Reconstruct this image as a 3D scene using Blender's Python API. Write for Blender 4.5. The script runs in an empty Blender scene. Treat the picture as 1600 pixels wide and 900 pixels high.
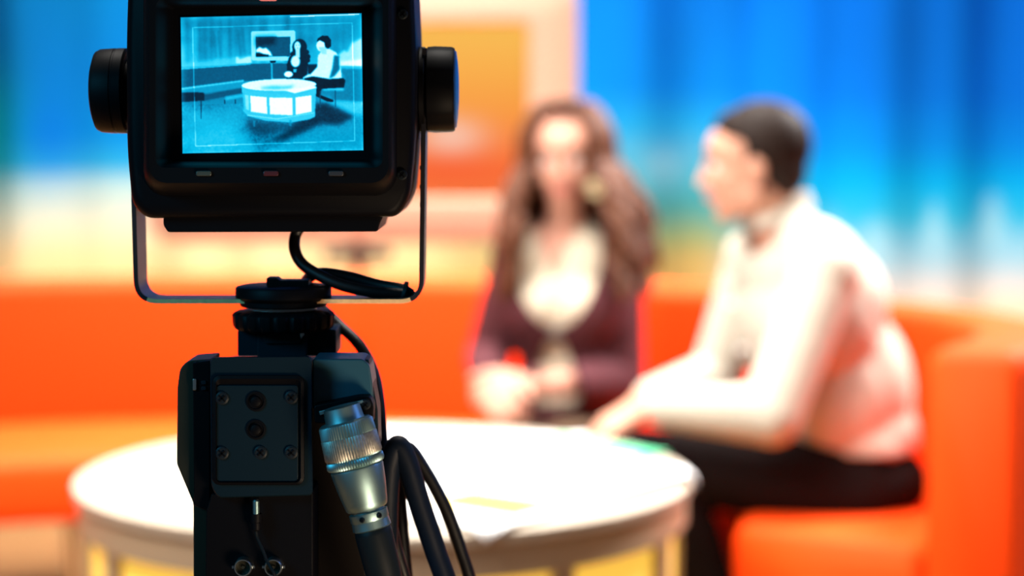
import bpy, bmesh, math, random
import numpy as np
from mathutils import Vector, Matrix, Euler, noise
random.seed(7)
sc = bpy.context.scene
C = sc.collection

# ------------------------------------------------------------------ camera, world, lights, exposure
F = 3000.0                      # focal length in pixels of a 1600 px wide frame
HZ = 200.0                      # image row of the horizon
CAMZ = 1.22
pitch = math.atan((450 - HZ) / F)
cam = bpy.data.cameras.new('camera'); cam_o = bpy.data.objects.new('camera', cam); C.objects.link(cam_o)
cam.sensor_width = 36; cam.lens = 36 * F / 1600
cam_o.location = (0, 0, CAMZ); cam_o.rotation_euler = (math.pi / 2 - pitch, 0, 0)
cam.clip_start = 0.05
cam.dof.use_dof = True; cam.dof.focus_distance = 1.50
cam.dof.aperture_fstop = 0.0675 / 0.0285
cam.dof.aperture_blades = 9
sc.camera = cam_o
sc.view_settings.view_transform = 'Standard'; sc.view_settings.look = 'None'
sc.view_settings.gamma = 1; sc.view_settings.use_curve_mapping = False
sc.view_settings.exposure = 0.0
sc.cycles.use_denoising = True
sc.cycles.max_bounces = 8

w = bpy.data.worlds.new('world'); sc.world = w; w.use_nodes = True
w.node_tree.nodes['Background'].inputs[0].default_value = (0.75, 0.85, 1.0, 1)
w.node_tree.nodes['Background'].inputs[1].default_value = 0.05

def area(name, loc, aim, sx, sy, power, col=(1, 1, 1), spread=140):
    l = bpy.data.lights.new(name, 'AREA'); l.shape = 'RECTANGLE'; l.size = sx; l.size_y = sy
    l.energy = power; l.color = col; l.spread = math.radians(spread)
    o = bpy.data.objects.new(name, l); C.objects.link(o); o.location = loc
    o.rotation_euler = (Vector(aim) - Vector(loc)).to_track_quat('-Z', 'Y').to_euler()
    return o
area('key_light', (-1.6, 2.1, 2.7), (0.2, 4.3, 0.6), 1.2, 0.8, 40, (1.0, 0.94, 0.86), 90)
area('fill_light', (0.6, 1.9, 3.0), (0.2, 4.3, 0.6), 1.6, 1.0, 4, (1.0, 0.9, 0.8), 80)
area('overhead_light', (-0.3, 4.4, 3.5), (-0.4, 4.4, 0.0), 4.2, 1.8, 205, (1.0, 0.95, 0.88), 75)
area('back_light', (2.5, 4.9, 3.1), (0.6, 4.0, 0.7), 0.8, 0.8, 48, (1.0, 0.97, 0.95), 60)
area('backdrop_light', (-0.2, 5.95, 3.6), (-0.1, 6.9, 0.4), 5.0, 0.6, 92, (1, 1, 1), 150)
area('backdrop_low_fill', (0.0, 6.0, 0.12), (0.0, 6.85, 0.9), 5.0, 0.2, 18, (1, 0.97, 0.92), 140)  # added unseen uplight, brightens the lower part of the backdrop
area('teal_camera_fill', (-1.3, 0.5, 1.75), (-0.25, 1.5, 1.05), 0.5, 0.5, 1.7, (0.06, 0.62, 1.0), 60)  # added unseen teal lamp for highlights on the camera and plug
area('side_camera_light', (1.25, 1.75, 1.75), (-0.2, 1.5, 1.1), 0.3, 0.6, 0.6, (0.15, 0.35, 1.0), 60)
area('low_warm_fill', (0.35, 0.9, 0.55), (-0.18, 1.56, 1.06), 0.25, 0.25, 1.1, (1.0, 0.74, 0.5), 60)  # added unseen warm lamp, lifts the yoke's front edge

# ------------------------------------------------------------------ helpers
_f = Vector((0, math.cos(pitch), -math.sin(pitch))); _u = Vector((0, math.sin(pitch), math.cos(pitch)))
def V(px, py, Y):
    """world point at depth Y (metres into the room) that stands at this pixel of the 1600x900 frame"""
    d = _f + Vector(((px - 800) / F, 0, 0)) + _u * ((450 - py) / F)
    return Vector((0, 0, CAMZ)) + d * (Y / d.y)

def mat(name, col, rough=0.5, metal=0.0, spec=0.5, emis=None, estr=1.0, noise_scale=0, noise_amt=0.0, bump=0.0, coat=0):
    m = bpy.data.materials.new(name); m.use_nodes = True
    nt = m.node_tree; b = nt.nodes['Principled BSDF']
    b.inputs['Base Color'].default_value = (*col, 1); b.inputs['Roughness'].default_value = rough
    b.inputs['Metallic'].default_value = metal; b.inputs['Specular IOR Level'].default_value = spec
    b.inputs['Coat Weight'].default_value = coat
    if emis:
        b.inputs['Emission Color'].default_value = (*emis, 1); b.inputs['Emission Strength'].default_value = estr
    if noise_scale:
        tc = nt.nodes.new('ShaderNodeTexCoord'); n = nt.nodes.new('ShaderNodeTexNoise')
        n.inputs['Scale'].default_value = noise_scale; n.inputs['Detail'].default_value = 4
        nt.links.new(tc.outputs['Object'], n.inputs['Vector'])
        if noise_amt:
            r = nt.nodes.new('ShaderNodeValToRGB')
            r.color_ramp.elements[0].position = 0.3; r.color_ramp.elements[1].position = 0.7
            r.color_ramp.elements[0].color = (*[c * (1 - noise_amt) for c in col], 1)
            r.color_ramp.elements[1].color = (*[min(1, c * (1 + noise_amt)) for c in col], 1)
            nt.links.new(n.outputs['Fac'], r.inputs['Fac']); nt.links.new(r.outputs['Color'], b.inputs['Base Color'])
        if bump:
            bp = nt.nodes.new('ShaderNodeBump'); bp.inputs['Strength'].default_value = bump; bp.inputs['Distance'].default_value = 0.002
            nt.links.new(n.outputs['Fac'], bp.inputs['Height']); nt.links.new(bp.outputs['Normal'], b.inputs['Normal'])
    return m

def attr_mat(name, emit, rough=0.8, strength=1.0):
    m = bpy.data.materials.new(name); m.use_nodes = True; nt = m.node_tree; b = nt.nodes['Principled BSDF']
    a = nt.nodes.new('ShaderNodeAttribute'); a.attribute_name = 'print'
    b.inputs['Roughness'].default_value = rough
    if emit:
        b.inputs['Base Color'].default_value = (0.004, 0.004, 0.004, 1)
        b.inputs['Specular IOR Level'].default_value = 0.1
        nt.links.new(a.outputs['Color'], b.inputs['Emission Color']); b.inputs['Emission Strength'].default_value = strength
    else:
        nt.links.new(a.outputs['Color'], b.inputs['Base Color'])
        b.inputs['Specular IOR Level'].default_value = 0.1
    return m

def link(name, me, m=None, parent=None, smooth=35):
    o = bpy.data.objects.new(name, me); C.objects.link(o)
    if m:
        for mm in (m if isinstance(m, (list, tuple)) else [m]): me.materials.append(mm)
    if smooth:
        me.polygons.foreach_set('use_smooth', [True] * len(me.polygons)); me.set_sharp_from_angle(angle=math.radians(smooth))
    if parent is not None:
        o.parent = parent; o.matrix_parent_inverse = Matrix.Translation(-parent.location)
    return o
def obj(name, bm, m=None, parent=None, smooth=35, bevel=0, seg=2):
    bmesh.ops.recalc_face_normals(bm, faces=bm.faces)
    me = bpy.data.meshes.new(name); bm.to_mesh(me); bm.free()
    o = link(name, me, m, parent, smooth)
    if bevel:
        md = o.modifiers.new('bevel', 'BEVEL'); md.width = bevel; md.segments = seg; md.limit_method = 'ANGLE'; md.harden_normals = True
    return o
def thing(name, label, cat, loc, group=None):
    o = bpy.data.objects.new(name, None); C.objects.link(o); o.location = loc; o.empty_display_size = 0.1
    o['label'] = label; o['category'] = cat
    if group: o['group'] = group
    return o
def tag(o, label, cat, group=None):
    o['label'] = label; o['category'] = cat
    if group: o['group'] = group
    return o
def recenter(o):
    """move a top-level mesh's origin to the middle of its base"""
    co = [v.co for v in o.data.vertices]
    c = Vector((sum(v.x for v in co) / len(co), sum(v.y for v in co) / len(co), min(v.z for v in co)))
    o.data.transform(Matrix.Translation(-c)); o.location = c
    return o

def add_loft(bm, loops, cap0=True, cap1=True, closed=True, mi=0):
    rows = [[bm.verts.new(p) for p in lp] for lp in loops]
    n = len(rows[0])
    for a, b in zip(rows, rows[1:]):
        for i in range(n if closed else n - 1):
            j = (i + 1) % n
            f = bm.faces.new((a[i], a[j], b[j], b[i])); f.material_index = mi
    if cap0: bm.faces.new(rows[0]).material_index = mi
    if cap1: bm.faces.new(rows[-1]).material_index = mi
    return rows
def rrect(x0, y0, x1, y1, r, Y, n=6):
    """rounded rectangle through pixels at depth Y"""
    out = []
    for cx, cy, a0 in ((x1 - r, y0 + r, -90), (x1 - r, y1 - r, 0), (x0 + r, y1 - r, 90), (x0 + r, y0 + r, 180)):
        for k in range(n + 1):
            a = math.radians(a0 + 90 * k / n)
            out.append(V(cx + r * math.cos(a), cy + r * math.sin(a), Y))
    return out
def round_poly(pts, r, n=5):
    """round the corners of a pixel polygon; r may be a list"""
    out = []; m = len(pts)
    for i in range(m):
        p = Vector(pts[i]); a = Vector(pts[i - 1]) - p; b = Vector(pts[(i + 1) % m]) - p
        rr = r[i] if isinstance(r, (list, tuple)) else r
        rr = min(rr, a.length * 0.45, b.length * 0.45)
        if rr <= 0: out.append(tuple(p)); continue
        p0 = p + a.normalized() * rr; p1 = p + b.normalized() * rr
        for k in range(n + 1):
            t = k / n; q = p0 * (1 - t) ** 2 + p * 2 * t * (1 - t) + p1 * t * t
            out.append((q.x, q.y))
    return out
def add_prism(bm, pts, Y0, depth, mi=0):
    """pixel polygon at depth Y0, pushed straight back by depth metres"""
    a = [V(x, y, Y0) for x, y in pts]; b = [p + Vector((0, depth, 0)) for p in a]
    add_loft(bm, [a, b], mi=mi)
def prism(name, pts, Y0, depth, m, parent, bevel=0.0012, r=0):
    bm = bmesh.new(); add_prism(bm, round_poly(pts, r) if r else pts, Y0, depth)
    return obj(name, bm, m, parent, bevel=bevel)
def rect(x0, y0, x1, y1): return [(x0, y0), (x1, y0), (x1, y1), (x0, y1)]

def frame_of(axis):
    z = Vector(axis).normalized(); x = z.orthogonal().normalized(); return x, z.cross(x), z
def add_lathe(bm, origin, axis, prof, n=48, rad=None, cap=True, mi=0):
    """prof: (distance along axis, radius); rad(theta, k) scales"""
    x, y, z = frame_of(axis); loops = []
    for k, (t, r) in enumerate(prof):
        loops.append([origin + z * t + (x * math.cos(2 * math.pi * i / n) + y * math.sin(2 * math.pi * i / n)) * (r * (rad(i, k) if rad else 1)) for i in range(n)])
    add_loft(bm, loops, cap, cap, mi=mi)
def catmull(P, n=8):
    P = [Vector(p) for p in P]; Q = [P[0] * 2 - P[1]] + P + [P[-1] * 2 - P[-2]]; out = []
    for i in range(1, len(Q) - 2):
        p0, p1, p2, p3 = Q[i - 1:i + 3]
        for k in range(n):
            t = k / n
            out.append(0.5 * ((2 * p1) + (p2 - p0) * t + (2 * p0 - 5 * p1 + 4 * p2 - p3) * t * t + (3 * p1 - p0 - 3 * p2 + p3) * t ** 3))
    out.append(P[-1]); return out
def add_tube(bm, pts, r, n=12, mi=0):
    loops = []; N = None; L = len(pts)
    for i, p in enumerate(pts):
        t = (pts[min(i + 1, L - 1)] - pts[max(i - 1, 0)]).normalized()
        N = t.orthogonal().normalized() if N is None else (N - t * N.dot(t)).normalized()
        B = t.cross(N); rr = r[i] if isinstance(r, (list, tuple)) else r
        loops.append([p + (N * math.cos(2 * math.pi * k / n) + B * math.sin(2 * math.pi * k / n)) * rr for k in range(n)])
    add_loft(bm, loops, mi=mi)
def add_box(bm, c, s, M=None, mi=0):
    M = M or Matrix.Identity(3); vs = []
    for x in (-1, 1):
        for y in (-1, 1):
            for z in (-1, 1): vs.append(bm.verts.new(Vector(c) + M @ Vector((x * s[0] / 2, y * s[1] / 2, z * s[2] / 2))))
    for f in ((0, 1, 3, 2), (4, 6, 7, 5), (0, 4, 5, 1), (2, 3, 7, 6), (0, 2, 6, 4), (1, 5, 7, 3)):
        bm.faces.new([vs[i] for i in f]).material_index = mi
def sph(bm, c, r, sub=3):
    M = Matrix.Translation(c) @ (Matrix.Diagonal((*r, 1)) if isinstance(r, (list, tuple)) else Matrix.Scale(r, 4))
    bmesh.ops.create_icosphere(bm, subdivisions=sub, radius=1, matrix=M)

# soft bodies: a union of tapered limbs and ellipsoids melted into one surface
def cap_el(p0, r0, p1, r1): return ('c', Vector(p0), r0, Vector(p1), r1)
def ell(c, r, M=None): return ('e', Vector(c), Vector(r), M or Matrix.Identity(3))
def inflate(els, d): return [('c', e[1], e[2] + d, e[3], e[4] + d) if e[0] == 'c' else ('e', e[1], e[2] + Vector((d, d, d)), e[3]) for e in els]
def melt(name, els, voxel=0.006, smooth=4, cut=None):
    bm = bmesh.new()
    for e in els:
        if e[0] == 'c':
            _, p0, r0, p1, r1 = e
            n = max(2, int((p1 - p0).length / (0.33 * min(r0, r1))) + 1)
            for i in range(n + 1):
                t = i / n
                bmesh.ops.create_icosphere(bm, subdivisions=2, radius=r0 * (1 - t) + r1 * t, matrix=Matrix.Translation(p0.lerp(p1, t)))
        else:
            M = Matrix.Translation(e[1]) @ e[3].to_4x4() @ Matrix.Diagonal((*e[2], 1))
            bmesh.ops.create_icosphere(bm, subdivisions=4, radius=1, matrix=M)
    me = bpy.data.meshes.new('tmp'); bm.to_mesh(me); bm.free()
    o = bpy.data.objects.new('tmp', me); C.objects.link(o)
    r = o.modifiers.new('r', 'REMESH'); r.mode = 'VOXEL'; r.voxel_size = voxel
    s = o.modifiers.new('s', 'SMOOTH'); s.iterations = smooth; s.factor = 0.5
    dg = bpy.context.evaluated_depsgraph_get()
    out = bpy.data.meshes.new_from_object(o.evaluated_get(dg)); out.name = name
    bpy.data.objects.remove(o); bpy.data.meshes.remove(me)
    if cut:
        bm = bmesh.new(); bm.from_mesh(out)
        bad = [f for f in bm.faces if cut(f.calc_center_median(), f.normal)]
        bmesh.ops.delete(bm, geom=bad, context='FACES')
        for _ in range(14):
            new = {}
            for v in bm.verts:
                be = [e for e in v.link_edges if e.is_boundary]
                if len(be) == 2: new[v] = v.co * .5 + (be[0].other_vert(v).co + be[1].other_vert(v).co) * .25
            for v, p in new.items(): v.co = p
        bm.to_mesh(out); bm.free()
    return out

def paint_grid(name, W_, H_, place, col, m, parent=None, smooth=0):
    """a grid of W_ x H_ points; place(u, v) -> point; col: H_ x W_ x 3 linear colours stored as the print"""
    vs = [tuple(place(i / (W_ - 1), j / (H_ - 1))) for j in range(H_) for i in range(W_)]
    fs = [(j * W_ + i, j * W_ + i + 1, (j + 1) * W_ + i + 1, (j + 1) * W_ + i) for j in range(H_ - 1) for i in range(W_ - 1)]
    me = bpy.data.meshes.new(name); me.from_pydata(vs, [], fs)
    a = me.color_attributes.new('print', 'FLOAT_COLOR', 'POINT')
    rgba = np.ones((H_ * W_, 4), np.float32); rgba[:, :3] = col.reshape(-1, 3)
    a.data.foreach_set('color', rgba.ravel())
    return link(name, me, m, parent, smooth=smooth)
def lin(c):
    c = np.asarray(c, float) / 255.0
    return np.where(c <= 0.04045, c / 12.92, ((c + 0.055) / 1.055) ** 2.4)
def blur(img, s):
    r = int(3 * s) + 1; k = np.exp(-0.5 * (np.arange(-r, r + 1) / s) ** 2); k /= k.sum()
    for ax in (0, 1):
        pad = [(0, 0)] * img.ndim; pad[ax] = (r, r)
        p = np.pad(img, pad, mode='edge'); out = np.zeros_like(img)
        for i, kk in enumerate(k):
            out += kk * np.take(p, range(i, i + img.shape[ax]), axis=ax)
        img = out
    return img

# ------------------------------------------------------------------ materials
M_black = mat('black_plastic', (0.002, 0.002, 0.003), 0.5, spec=0.08, noise_scale=900, bump=0.03)
M_blackgloss = mat('black_gloss_plastic', (0.003, 0.003, 0.004), 0.5, spec=0.08)
M_paint = mat('dark_camera_paint', (0.002, 0.010, 0.016), 0.5, spec=0.12, noise_scale=1500, bump=0.05)
M_paint2 = mat('teal_lit_paint', (0.012, 0.06, 0.085), 0.42, spec=0.4, noise_scale=1500, bump=0.05)  # teal light falling on the side block is mixed into this paint
M_olive = mat('olive_black_paint', (0.012, 0.012, 0.006), 0.5, spec=0.3)
M_brown = mat('brown_black_plate', (0.007, 0.005, 0.004), 0.6, spec=0.1)
M_strap = mat('black_strap_metal', (0.010, 0.009, 0.012), 0.4, metal=0.0, spec=0.4)
M_strapedge = mat('warm_lit_metal_edge', (0.95, 0.52, 0.22), 0.5, metal=0.0, noise_scale=300, noise_amt=0.12)  # bare bottom edge, with warm reflected light put into its colour
M_screw = mat('dark_screw_metal', (0.006, 0.010, 0.014), 0.5, metal=0.0, spec=0.15)
M_steel = mat('steel', (0.55, 0.6, 0.6), 0.28, metal=1.0)
M_nickel = mat('satin_nickel', (0.24, 0.37, 0.38), 0.44, metal=1.0)
M_rubber = mat('rubber', (0.004, 0.007, 0.009), 0.5, spec=0.15)
M_cable = mat('cable_rubber', (0.004, 0.004, 0.005), 0.45, spec=0.3)
M_cable2 = mat('blue_black_cable_rubber', (0.003, 0.007, 0.016), 0.5, spec=0.15)
M_white = mat('white_plate', (0.85, 0.85, 0.82), 0.3)
M_orange = mat('orange_upholstery', (0.95, 0.066, 0.004), 0.6, spec=0.12, noise_scale=180, noise_amt=0.05, bump=0.2)
M_leg = mat('sofa_leg_metal', (0.5, 0.48, 0.45), 0.3, metal=1)
M_floor = mat('studio_carpet', (0.27, 0.13, 0.05), 0.85, spec=0.1, noise_scale=60, noise_amt=0.18, bump=0.3)
M_tabletop = mat('white_table_top', (0.40, 0.33, 0.255), 0.5)
M_rim = mat('cream_table_rim', (0.40, 0.30, 0.20), 0.5)
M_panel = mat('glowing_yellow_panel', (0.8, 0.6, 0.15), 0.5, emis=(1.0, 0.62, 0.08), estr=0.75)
M_paper = mat('paper', (0.86, 0.86, 0.86), 0.7, spec=0.1)
M_yellow = mat('yellow_print', (0.62, 0.40, 0.04), 0.7)
M_green = mat('green_print', (0.05, 0.42, 0.2), 0.7)
M_tvframe = mat('cream_tv_frame', (0.62, 0.49, 0.36), 0.4)
M_dark = mat('dark_metal', (0.015, 0.012, 0.012), 0.5)
M_skinw = mat('skin_rosy', (0.50, 0.235, 0.165), 0.55, spec=0.3, noise_scale=30, noise_amt=0.05)
M_skinm = mat('skin_warm', (0.54, 0.265, 0.18), 0.55, spec=0.3, noise_scale=30, noise_amt=0.05)
M_lip = mat('lips', (0.55, 0.14, 0.12), 0.4)
M_eye = mat('eye_white', (0.8, 0.8, 0.78), 0.2)
M_iris = mat('dark_iris', (0.03, 0.02, 0.01), 0.2)
M_hairw = mat('brown_hair', (0.085, 0.027, 0.011), 0.5, spec=0.2, noise_scale=60, noise_amt=0.35)
M_hairm = mat('dark_brown_hair', (0.015, 0.008, 0.006), 0.6, spec=0.12, noise_scale=90, noise_amt=0.4)
M_cardigan = mat('plum_knit', (0.075, 0.022, 0.027), 0.85, spec=0.1, noise_scale=250, noise_amt=0.15, bump=0.3)
M_blouse = mat('cream_blouse', (0.55, 0.46, 0.35), 0.7, spec=0.2, noise_scale=40, noise_amt=0.06)
M_skirt = mat('olive_brown_cloth', (0.06, 0.035, 0.02), 0.8, spec=0.1)
M_shirt = mat('cream_shirt_cotton', (0.47, 0.425, 0.355), 0.8, spec=0.15, noise_scale=25, noise_amt=0.05)
M_trouser = mat('black_trouser_cloth', (0.009, 0.006, 0.006), 0.9, spec=0.03)
M_shoe = mat('black_leather', (0.01, 0.008, 0.008), 0.3)
M_gold = mat('pale_gold', (0.95, 0.75, 0.45), 0.35, metal=0.5)

# ------------------------------------------------------------------ setting
bm = bmesh.new(); add_box(bm, (0, 3.4, -0.05), (8.4, 8.2, 0.1)); fl = obj('floor', bm, M_floor, smooth=0); fl['kind'] = 'structure'
bm = bmesh.new(); add_box(bm, (0, 7.35, 1.9), (8.4, 0.1, 3.8)); wl = obj('wall_back', bm, mat('dark_studio_wall', (0.03, 0.03, 0.04), 0.9), smooth=0); wl['kind'] = 'structure'

# printed backdrop curtain: colours of the print by picture region (blue sky, cloud peaks, pale land)
Yb = 6.85
Wn, Hn = 420, 170
bx0, bx1, bz0, bz1 = -3.6, 3.6, 0.02, 3.6
X = np.linspace(bx0, bx1, Wn)[None, :] * np.ones((Hn, 1)); Z = np.linspace(bz0, bz1, Hn)[:, None] * np.ones((1, Wn))
PX = 800 + X * F / Yb; PY = HZ + (CAMZ - Z) * F / Yb
def interp(v, ks): 
    xs = [k[0] for k in ks]; cs = np.array([lin(k[1]) for k in ks])
    return np.stack([np.interp(v, xs, cs[:, i]) for i in range(3)], -1)
right = interp(PY, [(-600, (0, 70, 160)), (-100, (0, 105, 215)), (150, (0, 118, 228)), (230, (0, 140, 235)), (290, (0, 175, 235)), (340, (45, 185, 225)), (400, (150, 200, 220)), (450, (215, 210, 205)), (500, (235, 215, 170)), (700, (200, 170, 110))])
left = interp(PY, [(-600, (0, 70, 150)), (0, (0, 122, 192)), (120, (0, 120, 200)), (215, (0, 132, 208)), (262, (40, 160, 205)), (285, (160, 200, 205)), (340, (205, 212, 190)), (400, (235, 205, 150)), (700, (200, 170, 110))])
mid = interp(PY, [(-600, (0, 70, 150)), (0, (0, 115, 215)), (140, (0, 130, 225)), (200, (30, 165, 225)), (240, (85, 178, 215)), (285, (50, 165, 190)), (330, (80, 155, 150)), (370, (140, 160, 110)), (410, (185, 160, 95)), (700, (200, 170, 110))])
wr = np.clip((PX - 1100) / 160, 0, 1)[..., None]; wm = np.clip((PX - 600) / 200, 0, 1)[..., None]
col = left * (1 - wm) + mid * wm; col = col * (1 - wr) + right * wr
def nz(x, y): return noise.noise(Vector((x, y, 0.3)))
N1 = np.array([[nz(X[j, i] * 2.2, Z[j, i] * 0.5) for i in range(Wn)] for j in range(Hn)])
N2 = np.array([[nz(X[j, i] * 5 + 9, Z[j, i] * 3) for i in range(Wn)] for j in range(Hn)])
# deeper vertical streaks in the blue, teal patch at the far left, pale peaks at the right
k = np.clip(N1 * 0.32, -0.4, 0.4)[..., None] * np.clip((300 - PY) / 150, 0, 1)[..., None]
col = col * (1 + k)
teal = np.exp(-(((PX + 10) / 60) ** 2) - ((PY - 205) / 95) ** 2)[..., None]; col = col * (1 - teal * .85) + lin((0, 170, 160)) * teal * .85
deep = (np.exp(-(((PX - 90) / 45) ** 2) - ((PY - 215) / 70) ** 2) * 0.5)[..., None]; col = col * (1 - deep) + lin((0, 90, 205)) * deep
for cx, cy, sx, h, a in ((1450, 345, 26, 75, .55), (1545, 340, 38, 90, .65), (1360, 360, 40, 60, .4), (1620, 350, 40, 70, .5), (1035, 245, 45, 40, .35), (1700, 350, 50, 90, .6), (1290, 350, 40, 60, .3)):
    pk = np.clip(1 - np.abs(PX - cx) / (sx * (0.25 + np.clip((PY - cy + h / 2) / h, 0, 1.2))), 0, 1) * np.clip((PY - cy + h / 2) / 25, 0, 1) * np.clip((cy + 70 - PY) / 50, 0, 1)
    pk = (pk * a)[..., None]; col = col * (1 - pk) + lin((190, 235, 245)) * pk
col = np.clip(col * (1 + N2[..., None] * 0.12), 0, 0.95)
def bplace(u, v):
    x = bx0 + (bx1 - bx0) * u; z = bz0 + (bz1 - bz0) * v
    return (x, Yb - 0.06 * x * x * 0.6 + 0.05 * math.sin(x * 9 + math.sin(x * 3) * 1.5) + 0.02 * math.sin(x * 23), z)
bd = paint_grid('backdrop_curtain', Wn, Hn, bplace, col, attr_mat('printed_backdrop_cloth', False, 0.9), smooth=80)
s_ = bd.modifiers.new('thick', 'SOLIDIFY'); s_.thickness = 0.004
tag(bd, 'pleated backdrop printed with blue sky, pale peaks and cream land behind the orange sofa', 'backdrop'); bd['kind'] = 'thing'

# ------------------------------------------------------------------ television on a stand
Yt = 5.55
tv = thing('television', 'large television with thick cream frame and orange picture on a stand behind the sofa', 'television', (V(560, 500, Yt + .1).x, Yt + .12, 0))
bm = bmesh.new()
L = [rrect(232, -40, 898, 374, 46, Yt + 0.09), rrect(226, -46, 904, 380, 50, Yt + 0.05), rrect(228, -44, 902, 378, 50, Yt + 0.01), rrect(236, -36, 894, 370, 44, Yt),
     rrect(297, 32, 830, 314, 14, Yt + 0.004), rrect(302, 37, 825, 309, 10, Yt + 0.02)]
add_loft(bm, L, True, False); obj('frame', bm, M_tvframe, tv)
tw, th = 140, 100
U_, V_ = np.meshgrid(np.linspace(0, 1, tw), np.linspace(0, 1, th)); tx = 297 + (825 - 297) * U_; ty = 37 + 272 * V_
tcol = interp(ty, [(-43, (255, 190, 90)), (50, (255, 192, 84)), (110, (255, 178, 74)), (170, (255, 160, 66)), (230, (255, 130, 60)), (270, (255, 112, 52)), (307, (255, 120, 60))])
g = np.exp(-((tx - 705) / 48) ** 2 - ((ty - 213) / 26) ** 2)[..., None]; tcol = tcol * (1 - g * .8) + lin((255, 215, 195)) * g * .8
g = (np.exp(-((tx - 700) / 90) ** 2 - ((ty - 262) / 22) ** 2) * .4)[..., None]; tcol = tcol * (1 - g) + lin((255, 70, 20)) * g
g = (np.exp(-((tx - 420) / 90) ** 2 - ((ty - 230) / 40) ** 2) * .7)[..., None]; tcol = tcol * (1 - g) + lin((255, 215, 170)) * g
paint_grid('screen', tw, th, lambda u, v: V(297 + 528 * u, 37 + 272 * v, Yt + 0.018), tcol * 0.93, attr_mat('television_picture', True), tv)
bm = bmesh.new(); add_box(bm, V(560, 397, Yt + .04) , (0.19, 0.08, 0.035)); obj('clamp', bm, M_dark, tv, bevel=0.004)
bm = bmesh.new(); add_lathe(bm, Vector((tv.location.x, Yt + .12, 0.03)), (0, 0, 1), [(0, .022), (1.4, .022)], 20); obj('pole', bm, M_leg, tv)
bm = bmesh.new(); add_lathe(bm, Vector((tv.location.x, Yt + .12, 0.0)), (0, 0, 1), [(0, .24), (.012, .24), (.03, .05)], 40); obj('base_plate', bm, M_dark, tv)
bm = bmesh.new(); add_box(bm, (tv.location.x, Yt + .115, 1.25), (0.3, 0.06, 0.3)); obj('wall_bracket', bm, M_dark, tv, bevel=0.004)

# ------------------------------------------------------------------ curved sofa
spath = [(-2.6, 3.9, 0), (-2.2, 4.5, 0), (-1.5, 4.95, 0), (-0.6, 5.12, 0), (0.15, 4.95, 0), (0.62, 4.58, 0), (0.93, 4.1, 0), (0.90, 3.75, 0), (0.765, 3.50, 0)]
SP = catmull(spath, 16)
def normals(P):
    out = []
    for i in range(len(P)):
        t = P[min(i + 1, len(P) - 1)] - P[max(i - 1, 0)]; t.normalize(); out.append(Vector((-t.y, t.x, 0)))   # points away from the table
    return out
SN = normals(SP)
def section(a, b, z0, z1, r, P, Nn, i0, i1, gap=0.004):
    """rounded cross-section from offset a (inner) to b (outer) swept along the path; a, b may be functions of the index"""
    loops = []
    for i in range(i0, i1 + 1):
        aa = a(i) if callable(a) else a; bb = b(i) if callable(b) else b; lp = []
        base = P[i].copy()
        if i == i0: base = P[i].lerp(P[i + 1], gap / max(1e-6, (P[i + 1] - P[i]).length))
        if i == i1: base = P[i].lerp(P[i - 1], gap / max(1e-6, (P[i - 1] - P[i]).length))
        for cx, cz, a0 in ((bb - r, z1 - r, 0), (aa + r, z1 - r, 90), (aa + r, z0 + r, 180), (bb - r, z0 + r, 270)):
            for k in range(5):
                t = math.radians(a0 + 22.5 * k); lp.append(base + Nn[i] * (cx + r * math.cos(t)) + Vector((0, 0, cz + r * math.sin(t))))
        loops.append(lp)
    return loops
def capped(bm, loops, r):
    """sweep with pillowed ends"""
    def ins(lp, other, f, push):
        c = sum(lp, Vector()) / len(lp); d = (c - sum(other, Vector()) / len(other)).normalized()
        return [c + (p - c) * f + d * push for p in lp]
    e0 = [ins(loops[0], loops[1], 0.9, 0.018)]; e1 = [ins(loops[-1], loops[-2], 0.9, 0.018)]
    add_loft(bm, e0 + loops + e1)
sofa = thing('curved_sofa', 'long curved bright orange upholstered studio sofa wrapping round the white drum table', 'sofa', (-0.6, 4.6, 0))
last = len(SP) - 1
cuts = [0, 26, 52, 78, 104, last]
def depth(i): return -0.60 + 0.22 * max(0, (i - 100) / 28)
for c0, c1 in zip(cuts, cuts[1:]):
    bm = bmesh.new(); capped(bm, section(0.0, 0.17, 0.30, 0.82, 0.035, SP, SN, c0, c1), .03); obj('backrest', bm, M_orange, sofa, smooth=60)
    bm = bmesh.new(); capped(bm, section(depth, 0.0, 0.29, 0.45, 0.035, SP, SN, c0, c1), .03); obj('seat', bm, M_orange, sofa, smooth=60)
for i in list(range(4, last, 17)) + [last - 3]:
    for off in (depth(i) + 0.07, 0.10):
        bm = bmesh.new(); p = SP[i] + SN[i] * off
        add_lathe(bm, p, (0, 0, 1), [(0, .013), (.01, .018), (.30, .018)], 14); obj('leg', bm, M_leg, sofa)

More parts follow.
